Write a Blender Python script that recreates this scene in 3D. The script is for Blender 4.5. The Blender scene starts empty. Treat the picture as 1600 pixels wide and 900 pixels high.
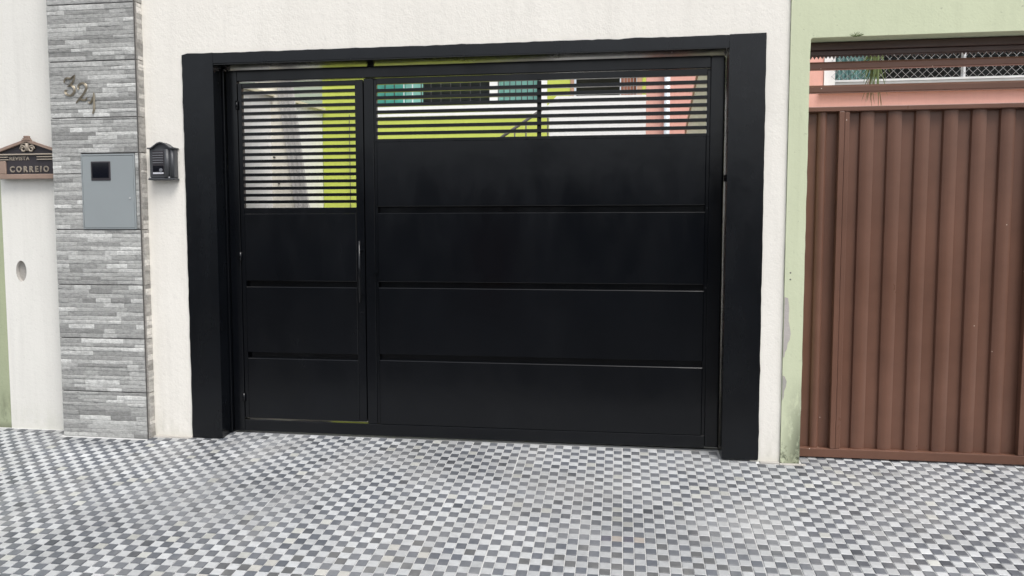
import bpy, bmesh, math, random
from mathutils import Vector, noise, Matrix
random.seed(7)
SC = bpy.context.scene
COL = SC.collection
RD = math.radians

# ------------------------------------------------------------------ camera, light, exposure
YAW, PITCH = 0.14043, 0.07036
CAM = Vector((2.6604, -4.4434, 1.2812))
cd = bpy.data.cameras.new('camera'); cam = bpy.data.objects.new('camera', cd); COL.objects.link(cam)
cam.location = CAM
cam.rotation_euler = (math.pi / 2 - PITCH, 0, YAW)
cd.sensor_width = 36; cd.lens = 36 * 1201.95 / 1600; cd.clip_start = .05; cd.clip_end = 500
SC.camera = cam

W = bpy.data.worlds.new("World"); SC.world = W; W.use_nodes = True
wn = W.node_tree; wn.nodes.clear()
SUN_EL, SUN_ROT = RD(60), RD(138)
sky = wn.nodes.new('ShaderNodeTexSky'); sky.sky_type = 'NISHITA'; sky.sun_disc = False
sky.sun_elevation = SUN_EL; sky.sun_rotation = SUN_ROT; sky.dust_density = 4; sky.air_density = 1.0
hs = wn.nodes.new('ShaderNodeHueSaturation'); hs.inputs['Saturation'].default_value = .34
bg = wn.nodes.new('ShaderNodeBackground'); bg.inputs['Strength'].default_value = .15
wo = wn.nodes.new('ShaderNodeOutputWorld')
wn.links.new(sky.outputs[0], hs.inputs['Color']); wn.links.new(hs.outputs[0], bg.inputs[0]); wn.links.new(bg.outputs[0], wo.inputs[0])
sd = bpy.data.lights.new('sun', 'SUN'); sun = bpy.data.objects.new('sun', sd); COL.objects.link(sun)
sd.energy = 1.5; sd.angle = RD(28); sd.color = (1, .965, .92)
# direction to the sun: behind the viewer, high
sdir = Vector((math.sin(SUN_ROT) * math.cos(SUN_EL), math.cos(SUN_ROT) * math.cos(SUN_EL), math.sin(SUN_EL)))
sun.rotation_euler = sdir.to_track_quat('Z', 'Y').to_euler(); sun.location = (0, -6, 9)
SC.view_settings.view_transform = 'Standard'; SC.view_settings.look = 'None'
SC.view_settings.exposure = 0.47; SC.view_settings.gamma = 1

# ------------------------------------------------------------------ materials
def mat(name): 
    m = bpy.data.materials.new(name); m.use_nodes = True
    return m, m.node_tree, m.node_tree.nodes['Principled BSDF']
def N(t, typ, **kw):
    n = t.nodes.new(typ)
    for k, v in kw.items():
        if k in n.inputs: n.inputs[k].default_value = v
        else: setattr(n, k, v)
    return n
def coords(t):
    g = N(t, 'ShaderNodeNewGeometry'); return g.outputs['Position']
def nz(t, co, scale, detail=4, rough=.55, vscale=None):
    if vscale:
        mp = N(t, 'ShaderNodeMapping'); mp.inputs['Scale'].default_value = vscale; t.links.new(co, mp.inputs['Vector']); co = mp.outputs[0]
    n = N(t, 'ShaderNodeTexNoise', Scale=scale, Detail=detail, Roughness=rough); t.links.new(co, n.inputs['Vector']); return n.outputs['Fac']
def ramp(t, src, stops):
    r = N(t, 'ShaderNodeValToRGB'); e = r.color_ramp.elements
    while len(e) < len(stops): e.new(.5)
    for q, (p, c) in zip(e, stops):
        q.position = p; q.color = c if len(c) == 4 else (*c, 1)
    t.links.new(src, r.inputs[0]); return r.outputs[0]
def gray(v): return (v, v, v, 1)
def mix(t, fac, a, b, mode='MIX'):
    m = N(t, 'ShaderNodeMix'); m.data_type = 'RGBA'; m.blend_type = mode
    for s, v in ((m.inputs[0], fac), (m.inputs[6], a), (m.inputs[7], b)):
        if isinstance(v, (int, float)): s.default_value = v
        elif isinstance(v, tuple): s.default_value = v if len(v) == 4 else (*v, 1)
        else: t.links.new(v, s)
    return m.outputs[2]
def math_(t, op, a, b=None, clamp=False):
    m = N(t, 'ShaderNodeMath'); m.operation = op; m.use_clamp = clamp
    for s, v in zip(m.inputs, (a, b)):
        if v is None: continue
        if isinstance(v, (int, float)): s.default_value = v
        else: t.links.new(v, s)
    return m.outputs[0]
def bump(t, b, h, strength, dist=.002, prev=None):
    n = N(t, 'ShaderNodeBump', Strength=strength, Distance=dist); t.links.new(h, n.inputs['Height'])
    if prev: t.links.new(prev, n.inputs['Normal'])
    t.links.new(n.outputs[0], b.inputs['Normal']); return n.outputs[0]
def setc(t, b, c):
    if isinstance(c, tuple): b.inputs['Base Color'].default_value = c if len(c) == 4 else (*c, 1)
    else: t.links.new(c, b.inputs['Base Color'])

def stucco(name, c1, c2, rough_amt=1.0, stain=None):
    m, t, b = mat(name); P = coords(t)
    n = nz(t, P, 1.7, 5); c = mix(t, ramp(t, n, [(.35, gray(0)), (.68, gray(1))]), c1, c2)
    streak = nz(t, P, 3, 5, .6, (6, 6, .6)); c = mix(t, math_(t, 'MULTIPLY', ramp(t, streak, [(.5, gray(0)), (.8, gray(1))]), .35), c, tuple(x * .86 for x in c2))
    drip = nz(t, P, 1.4, 5, .6, (9, 9, .35)); c = mix(t, math_(t, 'MULTIPLY', ramp(t, drip, [(.54, gray(0)), (.75, gray(1))]), .25), c, tuple(x * .80 for x in c2))
    fine = nz(t, P, 55, 6, .65); mid = nz(t, P, 14, 4)
    pits = N(t, 'ShaderNodeTexVoronoi', Scale=85); t.links.new(P, pits.inputs['Vector'])
    c = mix(t, math_(t, 'MULTIPLY', ramp(t, fine, [(.25, gray(1)), (.42, gray(0))]), .5), c, tuple(x * .8 for x in c2))
    if stain: c = stain(t, P, c)
    setc(t, b, c); b.inputs['Roughness'].default_value = .85; b.inputs['Specular IOR Level'].default_value = .25
    p = bump(t, b, mid, .5 * rough_amt, .006); p = bump(t, b, fine, .75 * rough_amt, .004, p); bump(t, b, pits.outputs['Distance'], .25 * rough_amt, .003, p)
    return m
def sep(t, P):
    s = N(t, 'ShaderNodeSeparateXYZ'); t.links.new(P, s.inputs[0]); return s.outputs
def mr(t, v, a, b, c=0, d=1):
    n = N(t, 'ShaderNodeMapRange'); t.links.new(v, n.inputs[0])
    for i, q in enumerate((a, b, c, d)): n.inputs[i + 1].default_value = q
    return n.outputs[0]
def base_dirt(amount, col, h=.28):
    def f(t, P, c):
        z = sep(t, P)[2]
        k = math_(t, 'MULTIPLY', mr(t, z, h, -.05), ramp(t, nz(t, P, 9, 6, .7, (1, 1, .5)), [(.42, gray(0)), (.62, gray(1))]))
        k2 = math_(t, 'MULTIPLY', mr(t, z, .05, -.02), .9)
        return mix(t, math_(t, 'MULTIPLY', math_(t, 'MAXIMUM', k, k2), amount), c, col)
    return f
def green_stain(t, P, c):
    x, y, z = sep(t, P)
    # mould growing from the foot and along the right arris
    k = math_(t, 'MULTIPLY', mr(t, z, .50, .02), mr(t, x, 3.560, 3.655))
    n = nz(t, P, 16, 7, .72, (1, 1, .45))
    k = math_(t, 'MULTIPLY', k, ramp(t, n, [(.34, gray(0)), (.50, gray(1))]))
    n2 = nz(t, P, 5, 4); k2 = math_(t, 'MULTIPLY', mr(t, z, .16, .02), ramp(t, nz(t, P, 30, 6, .7), [(.42, gray(0)), (.6, gray(1))]))
    c = mix(t, math_(t, 'MULTIPLY', math_(t, 'MAXIMUM', k, k2), .92, True), c, (.055, .065, .04, 1))
    spots = ramp(t, nz(t, P, 38, 3), [(.70, gray(0)), (.74, gray(1))])
    return mix(t, math_(t, 'MULTIPLY', spots, .5), c, (.28, .3, .2, 1))

M = {}
M['white'] = stucco('white_stucco', (.86, .835, .775), (.815, .79, .73), .5, base_dirt(.45, (.42, .42, .34, 1)))
M['white_smooth'] = stucco('white_wall_paint', (.80, .79, .745), (.765, .755, .71), .35, base_dirt(.35, (.45, .47, .36, 1), .2))
M['green'] = stucco('green_paint', (.62, .665, .475), (.585, .63, .445), .30, green_stain)
M['green_left'] = stucco('green_paint_left', (.40, .44, .29), (.36, .40, .27), .4, base_dirt(1, (.05, .05, .035, 1), .3))
M['lime'] = stucco('lime_paint', (.56, .64, .13), (.53, .60, .12), .3)
M['bright'] = stucco('bright_white_paint', (.9, .9, .9), (.88, .88, .89), .2)
M['pink'] = stucco('pink_paint', (.80, .45, .385), (.77, .43, .365), .3)
M['cream'] = stucco('cream_paint', (.72, .68, .52), (.68, .64, .49), .3)
M['sage'] = stucco('sage_paint', (.48, .54, .44), (.44, .50, .41), .3)
M['cement'] = stucco('bare_cement', (.46, .44, .41), (.36, .345, .32), .8)
M['purplegrey'] = stucco('bare_plaster', (.50, .47, .45), (.42, .39, .37), .8)
M['opp1'] = stucco('ochre_house_paint', (.16, .14, .11), (.13, .12, .10), .5)
M['opp2'] = stucco('grey_house_paint', (.12, .125, .13), (.10, .105, .11), .5)

def paint(name, col, rough, bumpamt=.15, brush=0, speck=None, var=.15, spec=.5):
    m, t, b = mat(name); P = coords(t)
    n = nz(t, P, 2.2, 5, .6)
    c = mix(t, ramp(t, n, [(.3, gray(0)), (.7, gray(1))]), tuple(x * (1 - var) for x in col), tuple(min(1, x * (1 + var)) for x in col))
    if speck:
        v = N(t, 'ShaderNodeTexVoronoi', Scale=speck[0]); t.links.new(P, v.inputs['Vector'])
        k = math_(t, 'MULTIPLY', math_(t, 'LESS_THAN', v.outputs['Distance'], speck[1]), math_(t, 'GREATER_THAN', nz(t, P, 3.1, 3), speck[3]))
        c = mix(t, k, c, speck[2])
    setc(t, b, c); b.inputs['Specular IOR Level'].default_value = spec
    r = ramp(t, nz(t, P, 5, 5, .6, (1, 1, .35)), [(.3, gray(max(.02, rough - .07))), (.75, gray(rough + .09))]); t.links.new(r, b.inputs['Roughness'])
    p = bump(t, b, nz(t, P, 3.5, 3), bumpamt, .01)
    p = bump(t, b, nz(t, P, 260, 2), bumpamt * .35, .0006, p)
    if brush: bump(t, b, nz(t, P, 20, 5, .6, (3, 3, .35)), brush, .002, p)
    return m
M['black'] = paint('black_gate_enamel', (.0030, .0037, .0052), .20, .12, spec=.40)
M['black_wall'] = paint('black_wall_paint', (.0036, .0045, .0062), .25, .22, .30, spec=.42, var=.3)
M['soffit'] = paint('black_soffit_enamel', (.006, .006, .006), .22, .3)
M['brown'] = paint('brown_enamel', (.142, .070, .047), .34, .12, 0, (22, .07, (.55, .47, .40, 1), .60), .16, .4)
M['brown_dark'] = paint('dark_brown_enamel', (.075, .042, .033), .45, .15)
M['steel'] = paint('galvanised_wire', (.42, .43, .44), .4)
M['meter'] = paint('blue_grey_enamel', (.285, .315, .325), .42, .06, var=.04)
M['plastic'] = paint('dark_grey_plastic', (.055, .058, .064), .42, .1)
M['plastic2'] = paint('light_grey_plastic', (.16, .165, .18), .4, .1)
M['labelw'] = paint('pale_label', (.55, .56, .6), .4, .1)
M['bronze'] = paint('aged_bronze', (.30, .215, .17), .45, .3, .4, var=.25)
M['bronze_lt'] = paint('rubbed_bronze', (.40, .345, .28), .42, .2, var=.2)
M['letter'] = paint('worn_letters', (.27, .235, .19), .45, .2, var=.3)
M['bronze_dk'] = paint('blackened_bronze', (.035, .03, .035), .5, .3, .3)
M['brass'] = paint('tarnished_brass', (.27, .24, .185), .38, .2, var=.35); M['brass'].node_tree.nodes['Principled BSDF'].inputs['Metallic'].default_value = .55
M['darkroom'] = paint('dark_interior', (.012, .012, .013), .8, 0)
M['teal'] = paint('teal_curtain', (.10, .42, .36), .5, .2)
M['teal_lt'] = paint('pale_teal_curtain', (.32, .60, .55), .5, .2)
M['grey_curtain'] = paint('grey_teal_curtain', (.22, .36, .36), .6, .3)
M['wood'] = paint('red_brown_wood', (.20, .075, .04), .5, .1, .5, var=.4)
M['tan'] = paint('tan_timber', (.48, .30, .21), .6, .1)
M['whitemetal'] = paint('white_metal', (.8, .82, .84), .4, .05)
M['asphalt'] = stucco('asphalt', (.055, .055, .056), (.045, .045, .046), .8)
M['boardw'] = paint('weathered_pale_board', (.86, .83, .75), .7, .2, .4, var=.08)
M['boardg'] = paint('grey_ribbed_sheet', (.60, .59, .58), .6, .2, .5, var=.2)
M['pvc'] = paint('white_pipe', (.72, .78, .84), .3, .05)
m, t, b = mat('dark_glass'); setc(t, b, (.006, .007, .012)); b.inputs['Roughness'].default_value = .06; M['glass'] = m
m, t, b = mat('window_pane'); setc(t, b, (.9, .97, .95)); b.inputs['Roughness'].default_value = .03; b.inputs['Transmission Weight'].default_value = 1; b.inputs['IOR'].default_value = 1.01; M['pane'] = m
m, t, b = mat('leaf'); P = coords(t); setc(t, b, mix(t, nz(t, P, 12), (.05, .09, .02, 1), (.16, .2, .06, 1))); b.inputs['Roughness'].default_value = .5; M['leaf'] = m
m, t, b = mat('dry_leaf'); setc(t, b, (.2, .13, .06)); M['dry'] = m

# tiles / stones carry their own colour in the attribute 'col'
def attr_mat(name, rough, kind):
    m, t, b = mat(name); P = coords(t); a = N(t, 'ShaderNodeAttribute'); a.attribute_name = 'col'
    if kind == 'tile':
        c = mix(t, .55, a.outputs['Color'], mix(t, nz(t, P, 45, 5, .65), gray(.62), gray(1.36)), 'MULTIPLY')
        sm = ramp(t, nz(t, P, 2.6, 6, .68, (1, .55, 1)), [(.46, gray(0)), (.70, gray(1))])
        c = mix(t, math_(t, 'MULTIPLY', sm, .32), c, (.40, .395, .38, 1))
        c = mix(t, math_(t, 'MULTIPLY', ramp(t, nz(t, P, 5, 8, .78), [(.54, gray(0)), (.70, gray(1))]), .42), c, (.17, .17, .17, 1))
        r = ramp(t, nz(t, P, 7, 5), [(.3, gray(rough - .1)), (.7, gray(rough + .12))]); t.links.new(r, b.inputs['Roughness'])
        p = bump(t, b, nz(t, P, 70, 4, .6), .25, .0015)
    else:
        g = nz(t, P, 40, 7, .78, (.85, 1, 1.35))
        c = mix(t, .9, a.outputs['Color'], ramp(t, g, [(.30, gray(.48)), (.5, gray(.92)), (.72, gray(1.25))]), 'MULTIPLY')
        c = mix(t, math_(t, 'MULTIPLY', ramp(t, nz(t, P, 13, 6, .75, (.6, 1, 1)), [(.50, gray(0)), (.66, gray(1))]), .55), c, ramp(t, nz(t, P, 60, 6, .8, (.6, 1, 1.3)), [(.38, (.15, .15, .147)), (.56, (.45, .45, .44))]))
        b.inputs['Roughness'].default_value = rough
        p = bump(t, b, g, .8, .006); bump(t, b, nz(t, P, 120, 5, .7), .4, .002, p)
    setc(t, b, c); b.inputs['Specular IOR Level'].default_value = .4
    return m
M['tile'] = attr_mat('pavement_tile_glaze', .42, 'tile')
M['stone'] = attr_mat('split_stone', .6, 'stone')
m, t, b = mat('pale_grout'); P = coords(t)
setc(t, b, mix(t, nz(t, P, 6, 6, .7), (.40, .40, .39, 1), (.66, .67, .67, 1))); b.inputs['Roughness'].default_value = .8; bump(t, b, nz(t, P, 150, 3), .4, .001); M['grout'] = m
m, t, b = mat('dark_joint'); setc(t, b, (.10, .095, .09)); b.inputs['Roughness'].default_value = .9; M['joint'] = m

# ------------------------------------------------------------------ mesh helpers
BASE = {}
class MB:
    def __init__(s): s.bm = bmesh.new(); s.mi = 0
    def _mark(s, geom):
        for f in geom: f.material_index = s.mi
    def box(s, x0, x1, y0, y1, z0, z1, bev=0, seg=1):
        r = bmesh.ops.create_cube(s.bm, size=1)
        vs = r['verts']
        for v in vs: v.co = Vector((x0 + (v.co.x + .5) * (x1 - x0), y0 + (v.co.y + .5) * (y1 - y0), z0 + (v.co.z + .5) * (z1 - z0)))
        fs = list({f for v in vs for f in v.link_faces}); s._mark(fs)
        if bev: bmesh.ops.bevel(s.bm, geom=list({e for v in vs for e in v.link_edges}), offset=bev, segments=seg, profile=.5, affect='EDGES', clamp_overlap=True)
        return s
    def prism(s, pts, y0, y1, axis='y'):
        def mk(a, d):
            return {'y': (a[0], d, a[1]), 'x': (d, a[0], a[1]), 'z': (a[0], a[1], d)}[axis]
        A = [s.bm.verts.new(mk(p, y0)) for p in pts]; B = [s.bm.verts.new(mk(p, y1)) for p in pts]
        fs = [s.bm.faces.new(A), s.bm.faces.new(B[::-1])]
        n = len(pts)
        for i in range(n): fs.append(s.bm.faces.new((A[i], B[i], B[(i + 1) % n], A[(i + 1) % n])))
        s._mark(fs); return s
    def tube(s, pts, r, n=8, smooth=True):
        pts = [Vector(p) for p in pts]; rings = []
        for i, p in enumerate(pts):
            d = (pts[min(i + 1, len(pts) - 1)] - pts[max(i - 1, 0)]).normalized()
            a = d.cross(Vector((0, 0, 1)) if abs(d.z) < .9 else Vector((1, 0, 0))).normalized(); c = d.cross(a)
            rr = r[i] if isinstance(r, (list, tuple)) else r
            rings.append([s.bm.verts.new(p + (a * math.cos(2 * math.pi * k / n) + c * math.sin(2 * math.pi * k / n)) * rr) for k in range(n)])
        fs = []
        for A, B in zip(rings, rings[1:]):
            for k in range(n):
                f = s.bm.faces.new((A[k], A[(k + 1) % n], B[(k + 1) % n], B[k])); f.smooth = smooth; fs.append(f)
        fs += [s.bm.faces.new(rings[0][::-1]), s.bm.faces.new(rings[-1])]; s._mark(fs); return s
    def quad(s, a, b, c, d):
        f = s.bm.faces.new([s.bm.verts.new(q) for q in (a, b, c, d)]); s._mark([f]); return s
    def build(s, name, mats, parent=None, **kw):
        bmesh.ops.recalc_face_normals(s.bm, faces=s.bm.faces)
        me = bpy.data.meshes.new(name); s.bm.to_mesh(me); s.bm.free()
        return link_mesh(name, me, mats, parent, **kw)
def link_mesh(name, me, mats, parent=None, **kw):
    o = bpy.data.objects.new(name, me); COL.objects.link(o)
    for q in (mats if isinstance(mats, (list, tuple)) else [mats]): me.materials.append(M[q])
    if parent is not None:
        b = BASE[parent.name]; o.parent = parent
    else:
        xs = [v.co for v in me.vertices]
        b = Vector(((min(v.x for v in xs) + max(v.x for v in xs)) / 2, (min(v.y for v in xs) + max(v.y for v in xs)) / 2, min(v.z for v in xs)))
        o.location = b
    BASE[o.name] = b
    me.transform(Matrix.Translation(-b)); tag(o, **kw); return o
def tag(o, label=None, cat=None, group=None, kind=None):
    for k, v in (('label', label), ('category', cat), ('group', group), ('kind', kind)):
        if v: o[k] = v
    return o
def thing(name, loc, label, cat, group=None):
    o = bpy.data.objects.new(name, None); COL.objects.link(o); o.location = loc; BASE[o.name] = Vector(loc); o.empty_display_size = .1
    return tag(o, label, cat, group)
def box(name, m, parent, x0, x1, y0, y1, z0, z1, bev=.002, seg=2, **kw):
    return MB().box(x0, x1, y0, y1, z0, z1, bev, seg).build(name, m, parent, **kw)
def colour_attr(me, cols):
    a = me.color_attributes.new('col', 'FLOAT_COLOR', 'POINT')
    flat = []
    for c in cols: flat += [c[0], c[1], c[2], 1]
    a.data.foreach_set('color', flat)
SL, TX = .1133, -.003
def g(x, y): return SL * y + TX * x
def text_mb(txt, size, extrude, x, y, z, bold=0, sx=1, spacing=1):
    c = bpy.data.curves.new('lettering', 'FONT'); c.body = txt; c.size = size; c.extrude = extrude; c.offset = bold; c.space_character = spacing
    c.resolution_u = 3; c.bevel_depth = min(.0006, extrude * .3)
    o = bpy.data.objects.new('lettering', c); COL.objects.link(o)
    dg = bpy.context.evaluated_depsgraph_get(); me = bpy.data.meshes.new_from_object(o.evaluated_get(dg))
    bpy.data.objects.remove(o); bpy.data.curves.remove(c)
    me.transform(Matrix.Translation((x, y, z)) @ Matrix.Rotation(math.pi / 2, 4, 'X') @ Matrix.Diagonal((sx, 1, 1, 1))); return me

# ------------------------------------------------------------------ ground
PV = (1.9, -1.2, g(1.9, -1.2))
xs = [-9 + i * .5 for i in range(49)]; ys = [-2.42 + i * .1 for i in range(26)] + [.16]
bm = bmesh.new(); gr = [[bm.verts.new((x, y, g(x, y) - .0035)) for x in xs] for y in ys]
for a, b_ in zip(gr, gr[1:]):
    for i in range(len(xs) - 1): bm.faces.new((a[i], a[i + 1], b_[i + 1], b_[i]))
low = [bm.verts.new((x, -2.42, g(x, -2.42) - .2)) for x in xs]
for i in range(len(xs) - 1): bm.faces.new((low[i], low[i + 1], gr[0][i + 1], gr[0][i]))
q = MB(); q.bm.free(); q.bm = bm
pavement = q.build('pavement', 'grout', None, kind='structure')
pavement['label'] = 'sloping pavement paved with small light and dark grey checkered tiles'

CY, SYw, CP, SP = math.cos(YAW), math.sin(YAW), math.cos(PITCH), math.sin(PITCH)
FW = Vector((-SYw * CP, CY * CP, -SP)); RT = FW.cross(Vector((0, 0, 1))).normalized(); UP = RT.cross(FW)
def onscreen(x, y, z):
    d = Vector((x, y, z)) - CAM; k = d.dot(FW)
    return abs(d.dot(RT) / k) < .672 and -.38 < d.dot(UP) / k, d.length
TW, TD = .04998, .04833 / math.sqrt(1 + SL * SL)
X0, Y0 = 2.6807, -.3397 / math.sqrt(1 + SL * SL)
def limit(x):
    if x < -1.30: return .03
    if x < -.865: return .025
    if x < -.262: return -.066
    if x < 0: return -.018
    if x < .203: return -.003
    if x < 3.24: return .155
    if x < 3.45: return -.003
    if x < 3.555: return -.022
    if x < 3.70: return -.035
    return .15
LIGHT, DARK = (.450, .465, .475), (.112, .122, .140)
def tile_colour(i, j, x, y):
    dark = (i + j) % 2 == 1
    c = Vector(DARK if dark else LIGHT) * random.Random((i // 6) * 131 + (j // 6) * 17).uniform(.93, 1.06)
    n = noise.noise(Vector((x * 1.1, y * 1.7, 3))) ; n2 = noise.noise(Vector((x * 3.1, y * 4.7, 9)))
    k = max(0, min(.38, .04 + .45 * n + .2 * n2))
    c = c.lerp(Vector((.31, .32, .33)), k)
    c *= 1 + random.uniform(-.12, .12) + (.12 * n2) - max(0, noise.noise(Vector((x * .9 + 4, y * 1.2, 1)))) * .35
    if dark and random.random() < .12: c *= random.uniform(.62, .85)
    if not dark and random.random() < .05: c = Vector((c.x * .95, c.y * .935, c.z * .87))
    u = (x - 2.68, y + 1.02)
    if abs(u[0]) < .11 and abs(u[1]) < .09:
        c = Vector((.33, .30, .27)) if not dark else Vector((.10, .10, .125))
    
    d = limit(x) - y  # tiles at wall and gate feet darkened: dirt plus a painted contact shadow
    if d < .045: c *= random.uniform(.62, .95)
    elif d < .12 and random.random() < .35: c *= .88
    return c
def sheet_shift(i, j):
    a, b_ = i // 6, j // 6
    r = random.Random(a * 911 + b_ * 37); return r.uniform(-.0019, .0019), r.uniform(-.0026, .0026)
def tile_geo(hw, hd, lift=0, tilt=(0, 0)):
    e = .0022; V = []
    for dx, dy, dz in ((-1, -1, -.0045), (1, -1, -.0045), (1, 1, -.0045), (-1, 1, -.0045)): V.append((dx * hw, dy * hd, dz))
    for dx, dy in ((-1, -1), (1, -1), (1, 1), (-1, 1)): V.append((dx * hw, dy * hd, -.0012 + lift))
    for dx, dy in ((-1, -1), (1, -1), (1, 1), (-1, 1)): V.append((dx * (hw - e), dy * (hd - e), lift + .0006 + tilt[0] * dx + tilt[1] * dy))
    F = [(8, 9, 10, 11)]
    for k in range(4):
        n_ = (k + 1) % 4; F += [(k, n_, n_ + 4, k + 4), (k + 4, n_ + 4, n_ + 8, k + 8)]
    return V, F
tiles = []
for i in range(-88, 56):
    for j in range(-9, 43):
        sx, sy = sheet_shift(i, j)
        x = X0 + (i + .5) * TW + sx + random.uniform(-.0004, .0004); y = Y0 - j * TD + sy + random.uniform(-.0004, .0004)
        lim = limit(x); hd = TD / 2 - .0018
        if y + hd > lim:
            y2 = y - hd
            if lim - y2 < .012: continue
            hd = (lim - y2) / 2; y = y2 + hd
        if y > .02: x_ok = True
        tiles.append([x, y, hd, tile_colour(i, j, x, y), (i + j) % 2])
vis = []
for k, T in enumerate(tiles):
    ok, d = onscreen(T[0], T[1], g(T[0], T[1]))
    if ok: vis.append((d, k))
near = {k for d, k in sorted(vis)[:300]}
V, F, C = [], [], []
variants = {0: [], 1: []}
for dk in (0, 1):
    for n_ in range(14):
        v_, f_ = tile_geo(TW / 2 - .0018, TD / 2 - .0018, 0, (random.uniform(-.0002, .0002), random.uniform(-.0002, .0002)))
        me = bpy.data.meshes.new('tile'); me.from_pydata(v_, [], f_)
        col = Vector(DARK if dk else LIGHT).lerp(Vector((.31, .32, .33)), random.choice((0, .08, .15, .3))) * random.uniform(.86, 1.1)
        if random.random() < .2: col = Vector((col.x, col.y * .96, col.z * .88))
        colour_attr(me, [col] * len(v_)); me.materials.append(M['tile']); variants[dk].append((me, col))
ang = math.atan(SL)
for k, (x, y, hd, c, dk) in enumerate(tiles):
    if k in near:
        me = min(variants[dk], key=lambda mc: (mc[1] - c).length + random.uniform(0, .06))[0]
        o = bpy.data.objects.new('tile', me); COL.objects.link(o); o.parent = pavement
        o.location = Vector((x, y, g(x, y) + random.uniform(-.0003, .0003))) - BASE['pavement']; o.rotation_euler = (ang, -TX, random.uniform(-.004, .004))
    else:
        v_, f_ = tile_geo(TW / 2 - .0018, hd, random.uniform(-.0003, .0003), (random.uniform(-.0003, .0003), random.uniform(-.0003, .0003)))
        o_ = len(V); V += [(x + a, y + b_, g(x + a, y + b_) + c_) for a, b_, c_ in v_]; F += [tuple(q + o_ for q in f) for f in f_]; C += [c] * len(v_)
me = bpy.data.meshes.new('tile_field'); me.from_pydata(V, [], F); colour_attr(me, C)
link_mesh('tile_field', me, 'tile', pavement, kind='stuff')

# kerb, road, far pavement, courtyard floor
kz = g(0, -2.42) - .004
q = MB(); 
for i in range(24): q.box(-9 + i + .004, -8 + i - .004, -2.56, -2.425, -.55, kz, .012, 2)
q.build('kerb', 'cement', None, kind='structure')
MB().quad((-80, -11.5, -.42), (80, -11.5, -.42), (80, -2.5, -.42), (-80, -2.5, -.42)).build('road', 'asphalt', None, kind='structure')
MB().box(-80, 80, -60, -11.5, -.8, -.3).build('far_pavement', 'cement', None, kind='structure')
MB().quad((-12, .165, .012), (12, .165, .012), (12, 60, .012), (-12, 60, .012)).build('courtyard_floor', 'cement', None, kind='structure')
MB().quad((-120, -120, -.9), (120, -120, -.9), (120, 120, -.9), (-120, 120, -.9)).build('ground', 'cement', None, kind='structure')

# ------------------------------------------------------------------ white front wall round the gate
def wobbly(a, b_, step=.035, amp=.002, seed=0):
    """points from a to b with a small hand-made waviness across the run"""
    a, b_ = Vector(a), Vector(b_); L = (b_ - a).length; n = max(1, int(L / step)); d = (b_ - a) / L; p = Vector((-d.y, d.x))
    out = []
    for k in range(n):
        s = L * k / n; w = (noise.noise(Vector((s * 9, seed, 0))) + .6 * noise.noise(Vector((s * 31, seed, 5)))) * amp * 2
        out.append(tuple(a + d * s + (p * w if k else Vector((0, 0)))))
    return out
q = MB()
q.prism([(-.30, -.35), (.06, -.35), (.06, 2.34), (3.40, 2.34), (3.40, -.35)] + wobbly((3.563, -.35), (3.563, 2.86), .05, .0015, 3) + [(3.563, 2.86), (-.30, 2.86)], .008, .24)
white = q.build('front_wall', 'white', None, label='white rough-plastered wall framing the black garage gate', cat='wall')
box('cement_fillet', 'cement', white, 3.452, 3.556, -.02, .010, g(3.5, 0) - .03, g(3.5, 0) + .004, .003)
box('cement_fillet', 'cement', white, -.262, -.003, -.016, .010, -.03, .0035, .003)

# black painted surround
sur = thing('gate_surround', (1.72, .1, 0), 'black painted masonry surround projecting round the garage gate', 'gate surround')
q = MB(); q.prism([(0.0, .001)] + [(.2005, .001), (.2005, 2.314)] + [(.2005, 2.374)] + wobbly((.2005, 2.375), (.004, 2.374), .03, .0018, 1) + wobbly((.0, 2.366), (0, .001), .04, .0022, 2)[:-1], 0, .20)
q.build('jamb', 'black_wall', sur)
q = MB(); q.prism([(3.242, -.002)] + [(3.442, -.002)] + wobbly((3.444, .01), (3.438, 2.374), .05, .002, 4) + [(3.438, 2.378), (3.242, 2.376)], 0, .20)
q.build('jamb', 'black_wall', sur)
q = MB(); q.prism([(.2015, 2.312), (3.241, 2.308)] + [(3.241, 2.373)] + wobbly((3.241, 2.3735), (.2015, 2.373), .03, .0022, 6)[1:] + [(.2015, 2.3735)], .0015, .20)
q.build('lintel', 'black_wall', sur)
box('soffit', 'soffit', sur, .203, 3.240, .004, .198, 2.303, 2.3085, 0)

# ------------------------------------------------------------------ left recessed wall with its oval opening
q = MB(); bm = q.bm
ox, oz, ra, rb = -1.183, 1.040, .0375, .068
outer = [bm.verts.new((x, .04, z)) for x, z in ((-1.303, -.3), (-.80, -.3), (-.80, 2.86), (-1.303, 2.86))]
ring = [bm.verts.new((ox + ra * math.cos(a * math.tau / 32), .04, oz + rb * math.sin(a * math.tau / 32))) for a in range(32)]
ed = [bm.edges.new((outer[k], outer[(k + 1) % 4])) for k in range(4)] + [bm.edges.new((ring[k], ring[(k + 1) % 32])) for k in range(32)]
bmesh.ops.triangle_fill(bm, edges=ed, use_beauty=True)
back = [bm.verts.new((v.co.x, .065, v.co.z)) for v in ring]
for k in range(32):
    f = bm.faces.new((ring[k], ring[(k + 1) % 32], back[(k + 1) % 32], back[k])); f.material_index = 1; f.smooth = True
f = bm.faces.new(back); f.material_index = 1
bo = [bm.verts.new((v.co.x, .24, v.co.z)) for v in outer]
for k in range(4): bm.faces.new((outer[k], outer[(k + 1) % 4], bo[(k + 1) % 4], bo[k]))
bm.faces.new(bo)
q.build('recessed_wall', ['white_smooth', 'cement'], None, label='smooth white wall left of the stone pillar, with an oval recess', cat='wall')
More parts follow.
